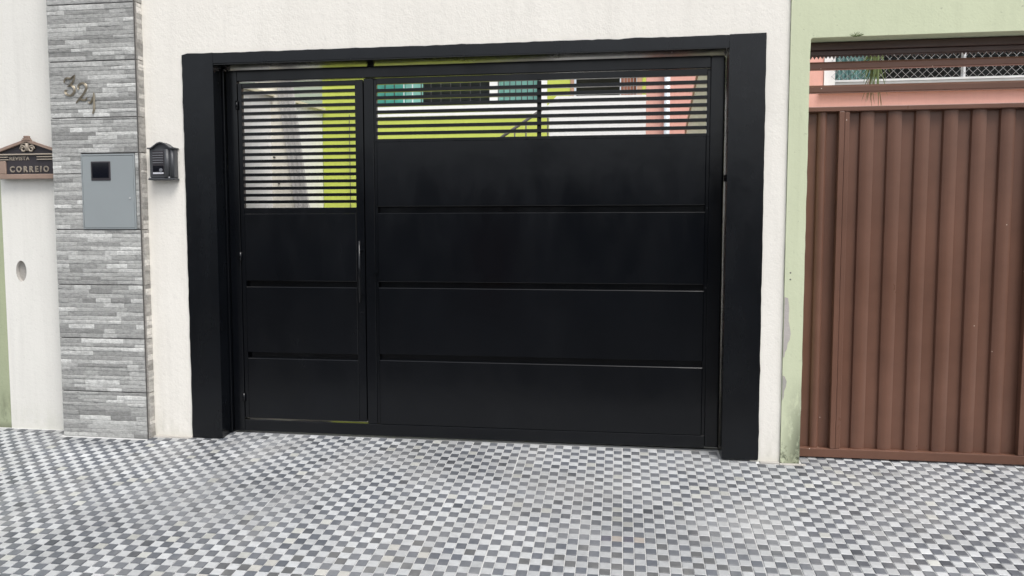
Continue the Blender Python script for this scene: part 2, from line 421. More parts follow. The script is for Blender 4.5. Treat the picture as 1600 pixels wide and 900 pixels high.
q = MB(); q.prism([(-5, -.4)] + wobbly((-1.3045, -.4), (-1.3045, 2.86), .08, .001, 8) + [(-5, 2.86)], .043, .24)
q.build('neighbour_wall', 'green_left', None, label='dull green wall at the far left edge, mouldy at its foot', cat='wall')

# ------------------------------------------------------------------ stone-look pillar
pil = thing('stone_pillar', (-.565, .05, 0), 'grey stone-look tiled pillar carrying the house number and meter box', 'pillar')
box('core', 'joint', pil, -.852, -.267, -.040, .20, -.1, 3.36, 0)
PX0, PX1, PY = -.856, -.2745, -.05
def strip(parent, x0, x1, z0, z1, y, proud, col, side=False):
    nx = max(2, int((x1 - x0) / .022)); V, F = [], []
    r = random.uniform
    rag = min(.0022, (z1 - z0) * .12)
    for k in range(nx + 1):
        s = x0 + (x1 - x0) * k / nx; e = (k in (0, nx))
        zt, zb = z1 - abs(r(0, rag)), z0 + abs(r(0, rag)); pr = proud * r(.45, 1.1)
        for (zz, yy) in ((zb, 0), (zb + .0015, pr * .8), ((zt + zb) / 2 + r(-.002, .002), pr * r(.8, 1.25)), (zt - .0015, pr * .8), (zt, 0)):
            off = yy if not e else yy * .75
            V.append((y + off, s, zz) if side else (s, y - off, zz))
    for k in range(nx):
        for m_ in range(4): F.append((k * 5 + m_, (k + 1) * 5 + m_, (k + 1) * 5 + m_ + 1, k * 5 + m_ + 1))
    F.append(tuple(range(4, -1, -1))); F.append(tuple(nx * 5 + m_ for m_ in range(5)))
    me = bpy.data.meshes.new('stone_strip'); me.from_pydata(V, [], F)
    bm = bmesh.new(); bm.from_mesh(me); bmesh.ops.recalc_face_normals(bm, faces=bm.faces); bm.to_mesh(me); bm.free()
    colour_attr(me, [col] * len(V))
    return link_mesh('stone_strip', me, 'stone', parent)
def stone_col(warm=False):
    t_ = random.choices((.27, .34, .40, .47, .56, .70), (2, 4, 5, 4, 3, 2))[0] * random.uniform(.94, 1.06)
    return (t_ * 1.0, t_ * .965, t_ * .90) if warm else (t_ * 1.03, t_ * 1.04, t_ * 1.005)
def clad(x0, x1, z0, z1, seed, cut=None):
    """one tile: a thin slab with rows of split-stone strips; cut = (x, z) keeps x<cut below z"""
    x0 += .0012; x1 -= .0012; z0 += .0024; z1 -= .0024
    q = MB()
    if cut: q.prism([(x0, z0), (cut[0], z0), (cut[0], cut[1]), (x1, cut[1]), (x1, z1), (x0, z1)], PY + .0015, PY + .010)
    else: q.box(x0, x1, PY + .0015, PY + .010, z0, z1)
    T = q.build('cladding_tile', 'stone', pil); colour_attr(T.data, [(.34, .34, .335)] * len(T.data.vertices))
    z = z0 + .0004
    while z < z1 - .004:
        h = random.choice((.022, .025, .026, .027, .030))
        zt = min(z + h, z1 - .0004)
        if z1 - zt < .012: zt = z1 - .0004
        xe = x1 - .0004
        if cut and z < cut[1]:
            xe = cut[0] - .0004; 
            if zt > cut[1]: zt = cut[1]
        x = x0 + .0004
        while x < xe - .002:
            w = random.choice((.07, .10, .14, .17, .21, .26)) * random.uniform(.8, 1.2)
            xn = x + w
            if xe - xn < .035: xn = xe
            strip(T, x, xn, z, zt, PY + .0015, random.choice((.0010, .0016, .0026, .0040)), stone_col()); x = xn
        z = zt
J = [-.008, .286, .626, .963, 1.308, 1.653, 1.996, 2.338, 2.681, 3.02, 3.36]
MX0, MX1, MZ0, MZ1 = -.658, -.300, 1.310, 1.772
for k in range(10):
    z0, z1 = J[k], J[k + 1]
    if k == 4: clad(PX0, MX0 - .003, z0, z1, k)
    elif k == 5: clad(PX0, PX1, z0, z1, k, (MX0 - .003, 1.781))
    else: clad(PX0, PX1, z0, z1, k)
    # narrow return tiles on the side of the pillar
clad(MX1 + .002, PX1, 1.308, 1.779, 20)
JS = [-.008, .286, .626, .963, 1.308, 1.779, 1.996, 2.338, 2.681, 3.02, 3.36]
for z0, z1 in zip(JS, JS[1:]):
    z0 += .0018; z1 -= .0018
    q = MB(); q.box(-.269, -.2585, PY + .003, .008, z0, z1)
    T = q.build('return_tile', 'stone', pil); colour_attr(T.data, [(.36, .34, .31)] * len(T.data.vertices))
    z = z0
    while z < z1 - .004:
        zt = min(z + random.choice((.018, .024, .03, .04)), z1)
        if z1 - zt < .012: zt = z1
        strip(T, PY + .0035, .0075, z, zt, -.2587, random.choice((.001, .002, .0025)), stone_col(True), True); z = zt
box('corner_trim', 'joint', pil, -.2735, -.2688, -.0535, -.0475, -.008, 3.36, .0008)

# meter box
mb = thing('meter_box', (-.479, -.045, MZ0), 'blue-grey metal electricity meter box with a small dark window, set in the stone pillar', 'meter box')
q = MB()
for a in ((MX0, MX1, MZ0, MZ0 + .006), (MX0, MX1, MZ1 - .010, MZ1), (MX0, MX0 + .006, MZ0 + .0061, MZ1 - .0101), (MX1 - .008, MX1, MZ0 + .0061, MZ1 - .0101)):
    q.box(a[0], a[1], -.0560, -.036, a[2], a[3], .001)
q.build('casing', 'meter', mb)
box('door_panel', 'meter', mb, MX0 + .008, MX1 - .010, -.0555, -.040, MZ0 + .008, MZ1 - .0125, .002)
q = MB(); q.box(-.591, -.459, -.0595, -.050, 1.609, 1.727, .010, 3)
q.build('window_frame', 'bronze_dk', mb)
box('window', 'glass', mb, -.581, -.469, -.0612, -.058, 1.624, 1.718, .004, 2)
q = MB(); q.tube([(-.335, -.059, 1.50), (-.335, -.0535, 1.50)], .006, 12); q.build('lock', 'steel', mb)

# numerals: hollow-ridged brass strokes
def stroke(q, pts, wid, y, h):
    """a ridged ribbon following pts (x,z) with varying width"""
    P = [Vector(p) for p in pts]; rings = []
    for i, p in enumerate(P):
        d = (P[min(i + 1, len(P) - 1)] - P[max(i - 1, 0)]).normalized(); n_ = Vector((-d.y, d.x)); w = wid[i]
        a, b_ = p + n_ * w, p - n_ * w; m1, m2 = p + n_ * w * .5, p - n_ * w * .5
        hh = h * min(1, w / .004)
        rings.append([q.bm.verts.new((a.x, y, a.y)), q.bm.verts.new((m1.x, y - hh, m1.y)), q.bm.verts.new((p.x, y - hh * .45, p.y)), q.bm.verts.new((m2.x, y - hh, m2.y)), q.bm.verts.new((b_.x, y, b_.y))])
    for A, B in zip(rings, rings[1:]):
        for k in range(4): q.bm.faces.new((A[k], A[k + 1], B[k + 1], B[k]))
        q.bm.faces.new((A[4], A[0], B[0], B[4]))
    q.bm.faces.new(rings[0]); q.bm.faces.new(rings[-1][::-1])
def smooth_path(pts, n=6):
    out = []
    P = [pts[0]] + list(pts) + [pts[-1]]
    for i in range(1, len(P) - 2):
        for k in range(n):
            t_ = k / n; a = []
            for c in range(3):
                p0, p1, p2, p3 = P[i - 1][c], P[i][c], P[i + 1][c], P[i + 2][c]
                a.append(.5 * (2 * p1 + (p2 - p0) * t_ + (2 * p0 - 5 * p1 + 4 * p2 - p3) * t_ ** 2 + (3 * p1 - p0 - 3 * p2 + p3) * t_ ** 3))
            out.append(a)
    out.append(list(pts[-1])); return out
# glyphs drawn from the enlarged photo: (u, v) of an 1440x900 view -> metres on the pillar
def zp(u, v): return (-.850 + (u + 10) * .000482, 2.352 - (v + 10) * .000455)
dig = {
 '3': [[(196, 300, .0022), (205, 262, .004), (235, 240, .0048), (285, 246, .0042), (335, 212, .0022), (352, 196, .001)],
       [(350, 200, .001), (338, 240, .0035), (318, 290, .0042), (272, 338, .003), (245, 352, .002)],
       [(240, 355, .0015), (290, 338, .0035), (328, 368, .0052), (334, 415, .0055), (305, 460, .005), (258, 472, .0048), (215, 448, .005), (206, 412, .0045), (232, 400, .003)]],
 '2': [[(400, 398, .0025), (388, 372, .004), (402, 334, .004), (450, 314, .0045), (494, 338, .0055), (500, 386, .0055), (462, 452, .0045), (410, 510, .004), (362, 566, .0025), (354, 578, .001)],
       [(372, 552, .002), (410, 528, .0038), (452, 540, .0045), (492, 534, .0038), (510, 500, .0015)]],
 '1': [[(528, 560, .0015), (548, 582, .0035), (572, 548, .0035), (592, 500, .002), (606, 450, .001)],
       [(606, 440, .0015), (604, 500, .0048), (602, 580, .0052), (600, 660, .0054), (588, 700, .0042), (580, 728, .001)]]}
for k, lab in (('3', 'aged brass numeral 3, first and highest of the house number'), ('2', 'aged brass numeral 2, in the middle of the house number'), ('1', 'aged brass numeral 1, last and lowest of the house number')):
    q = MB()
    for n_, st in enumerate(dig[k]):
        pts = smooth_path([(*zp(a, b_), c * 1.0) for a, b_, c in st], 6)
        stroke(q, [p[:2] for p in pts], [p[2] * 1.5 for p in pts], -.0535 - n_ * .0003, .005)
    for v in list(q.bm.verts): pass
    q.build('house_number', 'brass', None, label=lab, cat='house number', group='numerals of the house number')

# ------------------------------------------------------------------ mailbox plate
ml = thing('mailbox', (-1.066, .04, 1.628), 'bronze letterbox front with pediment and scrolls, lettered CORREIO, beside the stone pillar', 'mailbox')
y = .038
cx, L_, R_ = -1.066, -1.275, -.860
MB().prism([(L_, 1.64), (R_, 1.64), (R_, 1.795), (cx + .02, 1.868), (cx - .02, 1.868), (L_, 1.795)], .004, y).build('back_plate', 'bronze_dk', ml)
q = MB()
for s in (-1, 1):
    e = L_ - .004 if s < 0 else R_ + .002
    q.prism([(cx, 1.862), (cx, 1.878), (e, 1.812), (e, 1.794)], -.012, .003)
q.build('pediment', 'bronze', ml)
q = MB(); q.box(cx - .030, cx + .030, -.016, .01, 1.868, 1.876, .002); q.box(cx - .022, cx + .022, -.016, .01, 1.8765, 1.886, .003, 2); q.box(cx - .017, cx + .017, -.014, .01, 1.8865, 1.899, .004, 2); q.build('finial', 'bronze', ml)
q = MB(); q.box(L_ - .004, R_ + .002, -.010, .012, 1.628, 1.659, .004, 2); q.build('bottom_rail', 'bronze', ml)
q = MB(); q.box(L_ - .003, L_ + .052, -.006, .010, 1.660, 1.742, .003); q.build('side_panel', 'bronze', ml)
q = MB(); q.box(L_, R_ - .003, -.008, .010, 1.779, 1.787, .002); q.build('moulding', 'bronze_lt', ml)
q = MB()
for z in (1.748, 1.764):
    for a, b_ in ((-1.003, R_ - .018), (L_, -1.206)): box('rib', 'bronze_lt', ml, a, b_, -.004, .008, z, z + .0055, .001)
q = MB()
for s in (-1, 1):
    pts = []
    for k in range(26):
        a = k / 25 * math.pi * 2.6; r = .026 * (1 - k / 25 * .72)
        pts.append((cx + s * (.034 + r * math.cos(a) * .9 - .006), .001 - .004, 1.817 + r * math.sin(a) * .9))
    q.tube([(cx + s * .006, -.003, 1.856), (cx + s * .035, -.003, 1.850)] + pts[::1], .0052, 6)
q.tube([(cx, -.002, 1.852), (cx, -.004, 1.805)], [.012, .008], 8)
q.build('scroll', 'bronze_lt', ml)
me = text_mb('CORREIO', .052, .002, -1.198, .0015, 1.6725, .0010, .90, 1.52); link_mesh('lettering', me, 'letter', ml, label='raised letters CORREIO')
me = text_mb('REVISTA', .031, .0015, -1.199, .0022, 1.7475, .0005, 1.12, 1.12); link_mesh('lettering', me, 'letter', ml, label='raised letters REVISTA')

# ------------------------------------------------------------------ intercom
ic = thing('intercom', (-.128, -.0, 1.610), 'dark grey plastic door intercom with an arched rain hood, left of the gate', 'intercom')
ix0, ix1, iz0, iz1 = -.210, -.046, 1.622, 1.80
q = MB(); q.box(ix0, ix1, -.038, .0075, iz0, iz1, .006, 2); q.build('housing', 'plastic', ic)
pts = [(ix0 - .006, 1.800), (ix0 - .006, 1.806)]
top = [(ix0 - .006 + (ix1 - ix0 + .012) * k / 16, 1.806 + .034 * (math.sin(math.pi * max(0, min(1, (k / 16 - .12) / .76))) ** 1.3)) for k in range(17)]
q = MB(); q.prism([(ix0 - .006, 1.797)] + [(x, z - .008) for x, z in top] + [(ix1 + .006, 1.797)][:0] + [(ix1 + .006, 1.797)], -.036, .0075); q.build('arch_panel', 'plastic', ic)
q = MB(); n_ = len(top)
q.prism(top + [(x, z - .007) for x, z in top[::-1]], -.052, .007); q.build('hood', 'plastic', ic)
q = MB(); q.box(ix0 - .005, ix1 + .006, -.050, .007, 1.610, 1.6215, .004, 2); q.build('base_lip', 'plastic', ic)
q = MB(); q.box(-.189, -.114, -.0392, -.0375, 1.640, 1.787, .0005); q.build('front_recess', 'bronze_dk', ic)
for k in range(5): box('louvre', 'plastic2', ic, -.186, -.117, -.0435, -.0393, 1.772 - k * .0148, 1.777 - k * .0148, .001)
q = MB(); q.box(-.186, -.117, -.0405, -.0393, 1.662, 1.698); q.build('lens_window', 'glass', ic)
q = MB(); q.tube([(-.133, -.044, 1.670), (-.133, -.040, 1.670)], .011, 14); q.build('call_button', 'plastic2', ic)
q = MB(); q.box(-.186, -.117, -.0425, -.0393, 1.646, 1.6565, .001); q.build('name_label', 'labelw', ic)
q = MB(); q.tube([(-.092, -.038, 1.625), (-.092, -.038, 1.795)], .016, 12); q.build('rib', 'plastic', ic)
q = MB(); q.tube([(-.060, -.036, 1.625), (-.060, -.036, 1.795)], .010, 12); q.build('rib', 'plastic', ic)
for sx in (-.200, -.074): q = MB(); q.tube([(sx, -.0525, 1.625), (sx, -.046, 1.625)], .0042, 10); q.build('screw', 'steel', ic)

# ------------------------------------------------------------------ garage gate
gt = thing('garage_gate', (1.73, .14, .02), 'glossy black steel garage gate with horizontal bars on top and a built-in pedestrian door', 'gate')
Y1, Y2 = .118, .162
def gp(name, x0, x1, z0, z1, y0=Y1, y1=Y2, bev=.004, seg=3, parent=gt, m='black', **kw): return box(name, m, parent, x0, x1, y0, y1, z0, z1, bev, seg, **kw)
gp('frame_post', .2195, .289, .022, 2.2905, label='left post of the gate frame')
gp('frame_post', 3.158, 3.2330, .030, 2.2905, label='right post of the gate frame')
gp('frame_post', 1.1065, 1.1670, .0985, 2.220, label='post between the pedestrian door and the wide leaf')
gp('top_rail', .2895, 3.1575, 2.2225, 2.2915)
gp('bottom_rail', .2895, 3.1575, .0235, .0975)
gp('gap_strip', .2025, .214, .015, 2.30, .10, .19, .002)
gp('gap_strip', 3.2368, 3.2415, .015, 2.29, .166, .196, .001)  # unseen strip added to narrow the gap and darken its bright reflection
gp('light_stop', .284, .300, .10, 2.215, .1625, .168, 0, 1); gp('light_stop', 1.092, 1.112, .118, 2.205, .1625, .168, 0, 1)  # unseen strips added to block courtyard light showing through the door gaps
# wide infill
gp('infill_frame', 1.1673, 1.185, .100, 2.2192, .124, .150, .002)
gp('infill_frame', 3.1390, 3.1577, .100, 2.2192, .124, .150, .002)
gp('infill_frame', 1.1855, 3.1385, 2.1830, 2.2192, .124, .150, .002)
for k in range(8): gp('bar', 1.1852, 3.1388, 2.1455 - k * .0428 - .0097, 2.1455 - k * .0428 + .0097, .122, .150, .0015, 2)
gp('centre_bar', 2.161, 2.186, 1.848, 2.182, .1475, .160, .001, 1)
def panel(x0, x1, z0, z1, parent, seed):
    """pressed sheet with a slightly buckled face and folded edges"""
    q = MB(); G = []; e_ = .0035; kx, kz = max(6, int((x1 - x0) / .08)), 6
    XS = [x0] + [x0 + e_ + (x1 - x0 - 2 * e_) * a / kx for a in range(kx + 1)] + [x1]; ZS = [z0] + [z0 + e_ + (z1 - z0 - 2 * e_) * a / kz for a in range(kz + 1)] + [z1]
    nx, nz_ = len(XS) - 1, len(ZS) - 1
    for b_ in range(nz_ + 1):
        row = []
        for a in range(nx + 1):
            x = XS[a]; z = ZS[b_]
            e = min(a, nx - a, b_, nz_ - b_)
            row.append(q.bm.verts.new((x, .1165 + (.003 if e == 0 else 0) - min(max(e - 1, 0), 2) * .0011 * noise.noise(Vector((x * 2.2, z * 2.5, seed))), z)))
        G.append(row)
    for b_ in range(nz_):
        A, B = G[b_], G[b_ + 1]
        for a in range(nx):
            f = q.bm.faces.new((A[a], A[a + 1], B[a + 1], B[a])); f.smooth = 0 < a < nx - 1 and 0 < b_ < nz_ - 1
    rim = [G[0][a] for a in range(nx + 1)] + [G[b_][nx] for b_ in range(1, nz_ + 1)] + [G[nz_][a] for a in range(nx - 1, -1, -1)] + [G[b_][0] for b_ in range(nz_ - 1, 0, -1)]
    bk = [q.bm.verts.new((v.co.x, .150, v.co.z)) for v in rim]
    for k in range(len(rim)): q.bm.faces.new((rim[k], rim[(k + 1) % len(rim)], bk[(k + 1) % len(rim)], bk[k]))
    q.bm.faces.new(bk[::-1])
    bmesh.ops.split_edges(q.bm, edges=[e for e in q.bm.edges if len(e.link_faces) == 2 and sum(f.smooth for f in e.link_faces) == 1])
    return q.build('panel', 'black', parent)
for k, (z0, z1) in enumerate(((.0985, .500), (.538, .950), (.987, 1.407), (1.4465, 1.838))): panel(1.1854, 3.1388, z0, z1, gt, k)
for z0, z1 in ((.500, .538), (.950, .987), (1.407, 1.4465)): gp('groove', 1.1765, 3.150, z0 - .006, z1 + .006, .1505, .157, 0, 1)
for x0 in (1.32, 1.67, 2.10, 2.50): gp('weld', x0, x0 + .016, 1.8385, 1.8425, .119, .127, .0015, 1)
for x, z in ((1.176, 2.214), (3.149, 2.214), (1.176, 1.842), (3.150, 1.842), (3.150, .968), (3.150, 1.426)): gp('weld', x - .006, x + .006, z - .004, z + .004, .1155, .1195, .0018, 2)
q = MB(); q.tube([(1.172, .112, 1.051), (1.172, .1195, 1.051)], .014, 16); q.tube([(1.172, .106, 1.051), (1.172, .1121, 1.051)], .007, 12); q.build('lock_cylinder', 'black', gt)
q = MB(); q.box(1.125, 1.165, .13, .155, 2.2918, 2.302, .002); q.box(1.13, 1.16, .134, .15, 2.3021, 2.3029); q.build('top_catch', 'plastic', gt)
q = MB(); q.box(3.2333, 3.2395, .125, .15, 1.58, 1.62, .001); q.build('side_stop', 'black', gt)
# pedestrian door
q = MB(); 
q.box(.2935, .320, .120, .150, .1085, 2.2135, .003, 2); q.box(1.050, 1.1000, .120, .150, .1085, 2.2135, .003, 2)
q.box(.3205, 1.0495, .121, .149, 2.1820, 2.2130, .003, 2); q.box(.3205, 1.0495, .121, .149, 1.4065, 1.4430, .003, 2)
door = q.build('door', 'black', gt)
for k in range(17): gp('bar', .3202, 1.0498, 2.1520 - k * .04200 - .0094, 2.1520 - k * .04200 + .0094, .122, .149, .0015, 2, door)
for k, (z0, z1) in enumerate(((.1090, .495), (.532, .949), (.986, 1.406))): panel(.3203, 1.0497, z0, z1, door, 7 + k)
for z0, z1 in ((.495, .532), (.949, .986)): gp('groove', .305, 1.062, z0 - .006, z1 + .006, .1505, .157, 0, 1, door)
q = MB(); q.tube([(1.083, .068, .862), (1.083, .066, 1.05), (1.083, .068, 1.238)], .0075, 12)
for z in (.905, 1.178): q.tube([(1.083, .066, z), (1.083, .121, z)], .006, 8)
q.build('handle', 'black', door)
q = MB(); q.box(1.068, 1.098, .1135, .1198, .69, .80, .002, 2); q.build('lock_plate', 'black', door)
for z in (2.077, 1.14, .242): q = MB(); q.tube([(.2915, .1115, z - .026), (.2915, .1115, z + .026)], .008, 12); q.build('hinge', 'black', gt)

# ------------------------------------------------------------------ green neighbour wall with brown gate
q = MB()
q.prism([(3.5645, -.4)] + wobbly((3.668, -.4), (3.668, 2.322), .05, .0015, 11) + [(3.670, 2.334), (3.681, 2.341), (6.9, 2.343), (6.9, -.4), (9, -.4), (9, 2.86), (3.5645, 2.86)], -.004, .24)
gw = q.build('neighbour_wall', 'green', None, label='pale green plastered wall round the brown gate on the right, mouldy at its foot', cat='wall')
def patch(pts, nm, m):
    q = MB(); q.prism(pts, -.0062, -.003); return q.build(nm, m, gw)
patch([(3.566, .93), (3.584, .925), (3.592, .87), (3.590, .80), (3.597, .765), (3.603, .725), (3.598, .69), (3.588, .672), (3.585, .64), (3.575, .62), (3.572, .595), (3.566, .590)], 'bare_patch', 'purplegrey')
patch([(3.566, .49), (3.577, .482), (3.588, .455), (3.584, .425), (3.576, .40), (3.574, .365), (3.5665, .345)], 'bare_patch', 'cement')
for z in (1.065, 1.028): q = MB(); q.tube([(3.594, -.0048, z), (3.594, .004, z)], .0045, 8); q.build('screw_hole', 'joint', gw)
box('cement_fillet', 'cement', gw, 3.556, 3.700, -.034, -.005, g(3.6, 0) - .03, g(3.6, -.02) + .003, .003)

bg_ = thing('brown_gate', (5.2, .11, 0), 'brown corrugated steel gate with pipe bars above, in the green wall', 'gate')
BY = .085
def bb(name, x0, x1, z0, z1, y0=BY, y1=BY + .04, bev=.003, seg=2, m='brown', **kw): return box(name, m, bg_, x0, x1, y0, y1, z0, z1, bev, seg, **kw)
bb('top_rail', 3.672, 6.9, 1.958, 1.984)
bb('bottom_rail', 3.672, 6.9, .006, .056)
bb('stile', 3.852, 3.881, .0565, 1.9575); bb('stile', 3.8825, 3.908, .0565, 1.9575, BY + .004)
bb('stile', 4.845, 4.873, .0565, 1.9575); bb('stile', 4.8745, 4.90, .0565, 1.9575, BY + .004)
def rib(a, b_, zt, deep=.027, n=9):
    """profile points of one rounded rib from x=a to x=b"""
    w = (b_ - a); out = [(a, BY + .044), (a + .005, BY + .044 - deep * .62)]
    for k in range(1, n):
        t_ = k / n; out.append((a + .005 + (w - .010) * t_, BY + .044 - deep * (.62 + .38 * math.sin(math.pi * t_) ** .8)))
    out += [(b_ - .005, BY + .044 - deep * .62), (b_, BY + .044)]
    return out
def sheet(x0, x1, ribs, z0=.050, z1=1.964):
    prof = [(x0, BY + .044)]
    for a, b_ in ribs: prof += rib(a, b_, 0)
    prof.append((x1, BY + .044))
    q = MB(); A = [q.bm.verts.new((x, y, z0)) for x, y in prof]; B = [q.bm.verts.new((x, y, z1)) for x, y in prof]
    A2 = [q.bm.verts.new((x, y + .0015, z0)) for x, y in prof]; B2 = [q.bm.verts.new((x, y + .0015, z1)) for x, y in prof]
    for k in range(len(prof) - 1):
        q.bm.faces.new((A[k], A[k + 1], B[k + 1], B[k])).smooth = abs(prof[k][1] - prof[k + 1][1]) < .012 and abs(prof[k][1] - prof[k + 1][1]) > 1e-6; q.bm.faces.new((A2[k + 1], A2[k], B2[k], B2[k + 1])).smooth = True
    bmesh.ops.split_edges(q.bm, edges=[e for e in q.bm.edges if len(e.link_faces) == 2 and sum(f.smooth for f in e.link_faces) == 1])
    return q.build('corrugated_sheet', 'brown', bg_)
sheet(3.673, 3.868, [(3.742, 3.797)])
sheet(3.895, 4.860, [(3.967 + k * .1448, 3.967 + k * .1448 + .082) for k in range(6)])
sheet(4.888, 6.85, [(4.96 + k * .1448, 4.96 + k * .1448 + .082) for k in range(12)])
for z in (2.210, 2.083): 
    q = MB(); q.prism([(BY + .0, z - .018), (BY + .004, z - .022), (BY + .034, z - .022), (BY + .038, z - .016), (BY + .038, z + .010), (BY + .028, z + .020), (BY + .010, z + .020), (BY, z + .008)], 3.672, 6.9, 'x'); q.build('pipe_bar', 'brown', bg_)
bb('top_beam', 3.672, 6.9, 2.2960, 2.338, .10, .15, m='brown_dark')
bb('top_track', 3.672, 6.9, 2.268, 2.2955, .115, .14, m='brown_dark')
q = MB(); x = 3.69
while x < 6.8:
    q.prism([(x, 2.2675), (x + .010, 2.252 + random.uniform(-.002, .002)), (x + .020, 2.2675)], .122, .125); x += .0205
q.build('toothed_strip', 'brown_dark', bg_, kind='stuff')
for x in (3.885, 4.87):
    q = MB(); q.tube([(x, .09, g(x, .1) + .016), (x, .12, g(x, .1) + .016)], .014, 14); q.build('wheel', 'brown_dark', bg_)

# weed on the lintel arris
def blade(q, base, tip, w, droop=.0, n=6):
    base, tip = Vector(base), Vector(tip); d = tip - base; side = d.cross(Vector((0, 1, 0)))
    if side.length < 1e-5: side = Vector((1, 0, 0))
    side.normalize(); P = []
    for k in range(n + 1):
        t_ = k / n; c = base + d * t_ + Vector((0, -.25 * w * math.sin(t_ * 3), -droop * t_ * t_)); ww = w * (1 - t_) ** .6 * (.45 + .55 * min(1, t_ * 4)) + .0002
        P.append((q.bm.verts.new(c - side * ww), q.bm.verts.new(c + Vector((0, -ww * .5, 0))), q.bm.verts.new(c + side * ww)))
    for a, b_ in zip(P, P[1:]):
        q.bm.faces.new((a[0], a[1], b_[1], b_[0])); q.bm.faces.new((a[1], a[2], b_[2], b_[1]))
q = MB()
for k in range(12):
    a = random.uniform(-1.3, 1.3); blade(q, (3.90 + random.uniform(-.012, .012), -.006, 2.338), (3.90 + math.sin(a) * .042, -.02, 2.338 + math.cos(a) * .028), .0018, .004, 4)
q.build('weed', 'leaf', None, label='tiny green weed growing from the green lintel over the brown gate', cat='weed')

# ------------------------------------------------------------------ courtyard behind the black gate
MB().prism([(.30, 0), (1.99, 0), (1.99, 2.34), (.30, 2.25)], -.15, .095, 'x').build('courtyard_wall', 'bright', None, label='bright white side wall seen through the pedestrian door bars', cat='wall')
q = MB(); q.prism([(.30, 2.252), (2.02, 2.342), (2.02, 2.362), (.30, 2.272)], -.18, .125, 'x'); q.build('wall_coping', 'cream', None, label='thin cream coping along the top of the bright white side wall', cat='coping')
MB().box(-3.5, -.02, 2.6, 2.8, 0, 2.86).build('yard_wall', 'sage', None, label='sage green wall beyond the white side wall, over its coping', cat='wall')
bd = thing('leaning_board', (.3, 1.1, .012), 'pale board with a grey ribbed edge leaning behind the pedestrian door', 'board')
q = MB(); q.prism([(-.03, 2.47), (.135, 2.47), (.475, .02), (.245, .02)], 1.0, 1.02); q.build('pale_sheet', 'boardw', bd)
for k in range(6):
    f = k / 6; w = .024
    x0t, x0b = .138 + k * .0195, .478 + k * .013
    q = MB(); q.prism([(x0t, 2.46), (x0t + .0175, 2.46), (x0b + .0118, .02), (x0b, .02)], .985 + (k % 2) * .006, 1.02); q.build('rib', 'boardg', bd)
for z in (2.225, 2.035, 1.845, 1.655, 1.465):
    xx = .052 + (2.225 - z) * .172
    q = MB(); q.tube([(xx, .985, z), (xx, 1.0, z)], .007, 8); q.build('bolt', 'joint', bd)
MB().box(.098, .508, 1.995, 2.2, 0, 2.9).build('lime_pillar', 'lime', None, label='lime green pillar seen at the right of the pedestrian door bars', cat='pillar')
q = MB(); q.tube([(.345, 1.975, 2.30), (.345, 1.975, .02)], .003, 6); q.tube([(.345, 1.975, 1.9), (.345, 1.975, 1.2)], .0032, 6); q.build('cable', 'joint', None, label='thin dark cable running down beside the lime green pillar', cat='cable')

# far house on the courtyard's back side
fh = thing('far_house', (1, 7.2, 0), 'house with lime and white walls and teal curtained windows behind the gate', 'house')
HY = 7.0
def hb(n, m, x0, x1, z0, z1, y0=HY, y1=HY + .2, **kw): return box(n, m, fh, x0, x1, y0, y1, z0, z1, 0, 1, **kw)
hb('wall', 'lime', -4, 3.6, 0, 3.045, label='lime green lower wall')
hb('wall', 'bright', -4, 1.566, 3.047, 3.225, HY - .02, label='white band under the windows')
hb('wall', 'bright', 1.445, 1.565, 3.227, 4.6)
hb('wall', 'bright', .706, .826, 3.227, 4.0)
hb('wall', 'bright', -4, 1.443, 4.002, 4.6)
hb('wall', 'lime', 1.567, 1.905, 3.047, 4.6); hb('wall', 'lime', 2.945, 3.6, 3.047, 4.6); hb('wall', 'lime', 1.907, 2.943, 3.047, 3.2)
hb('wall', 'lime', 1.907, 2.943, 4.002, 4.6)
hb('door_frame', 'tan', 1.907, 1.955, 3.202, 4.0, HY - .01, HY + .1); hb('door_frame', 'tan', 2.868, 2.941, 3.202, 4.0, HY - .01, HY + .1)
hb('dark_room', 'darkroom', 1.957, 2.62, 3.202, 4.0, HY + .6, HY + .7); 
for k in range(5): hb('shutter_board', 'wood', 2.640 + k * .045, 2.681 + k * .045, 3.205, 3.998, HY + .08, HY + .10)
def glazing(x0, x1, n, mats, back):
    fr = hb('window', 'whitemetal', x0, x1, 3.227, 3.25, HY + .01, HY + .07)
    box('curtain', back, fr, x0, x1, HY + .16, HY + .17, 3.251, 3.999, 0)
    for k in range(n):
        a = x0 + (x1 - x0) * k / n; b_ = x0 + (x1 - x0) * (k + 1) / n
        box('pane', 'pane', fr, a + .010, b_ - .004, HY + .045, HY + .050, 3.2515, 3.998, 0)
        box('glazing_bar', mats, fr, a - .004, a + .006, HY + .03, HY + .06, 3.2515, 3.998, 0)
    return fr
glazing(-1.5, -.62, 6, 'bronze_dk', 'teal'); glazing(-.618, -.35, 2, 'whitemetal', 'teal_lt'); glazing(-.348, .704, 7, 'bronze_dk', 'darkroom'); glazing(.828, 1.443, 7, 'bronze_dk', 'teal_lt')
glazing(-3.4, -1.52, 10, 'bronze_dk', 'teal')
q = MB(); q.prism([(1.66, 2.735), (1.87, 2.945), (2.942, 2.936), (2.942, .012), (1.782, .012), (1.782, 2.69)], 5.0, 5.15); q.build('stair_parapet', 'bright', None, label='bright white solid parapet of the stair, in front of the far house', cat='parapet')
q = MB(); q.box(1.86, 2.95, 4.99, 5.16, 2.947, 2.955); q.bm.free(); 
hr = thing('stair_handrail', (1.3, 4.95, .012), 'thin black stair handrail rising in front of the lime wall', 'handrail')
q = MB(); q.tube([(.60, 4.9, 2.035), (1.246, 4.9, 2.474), (1.70, 4.9, 2.77)], .018, 8); q.build('rail', 'joint', hr)
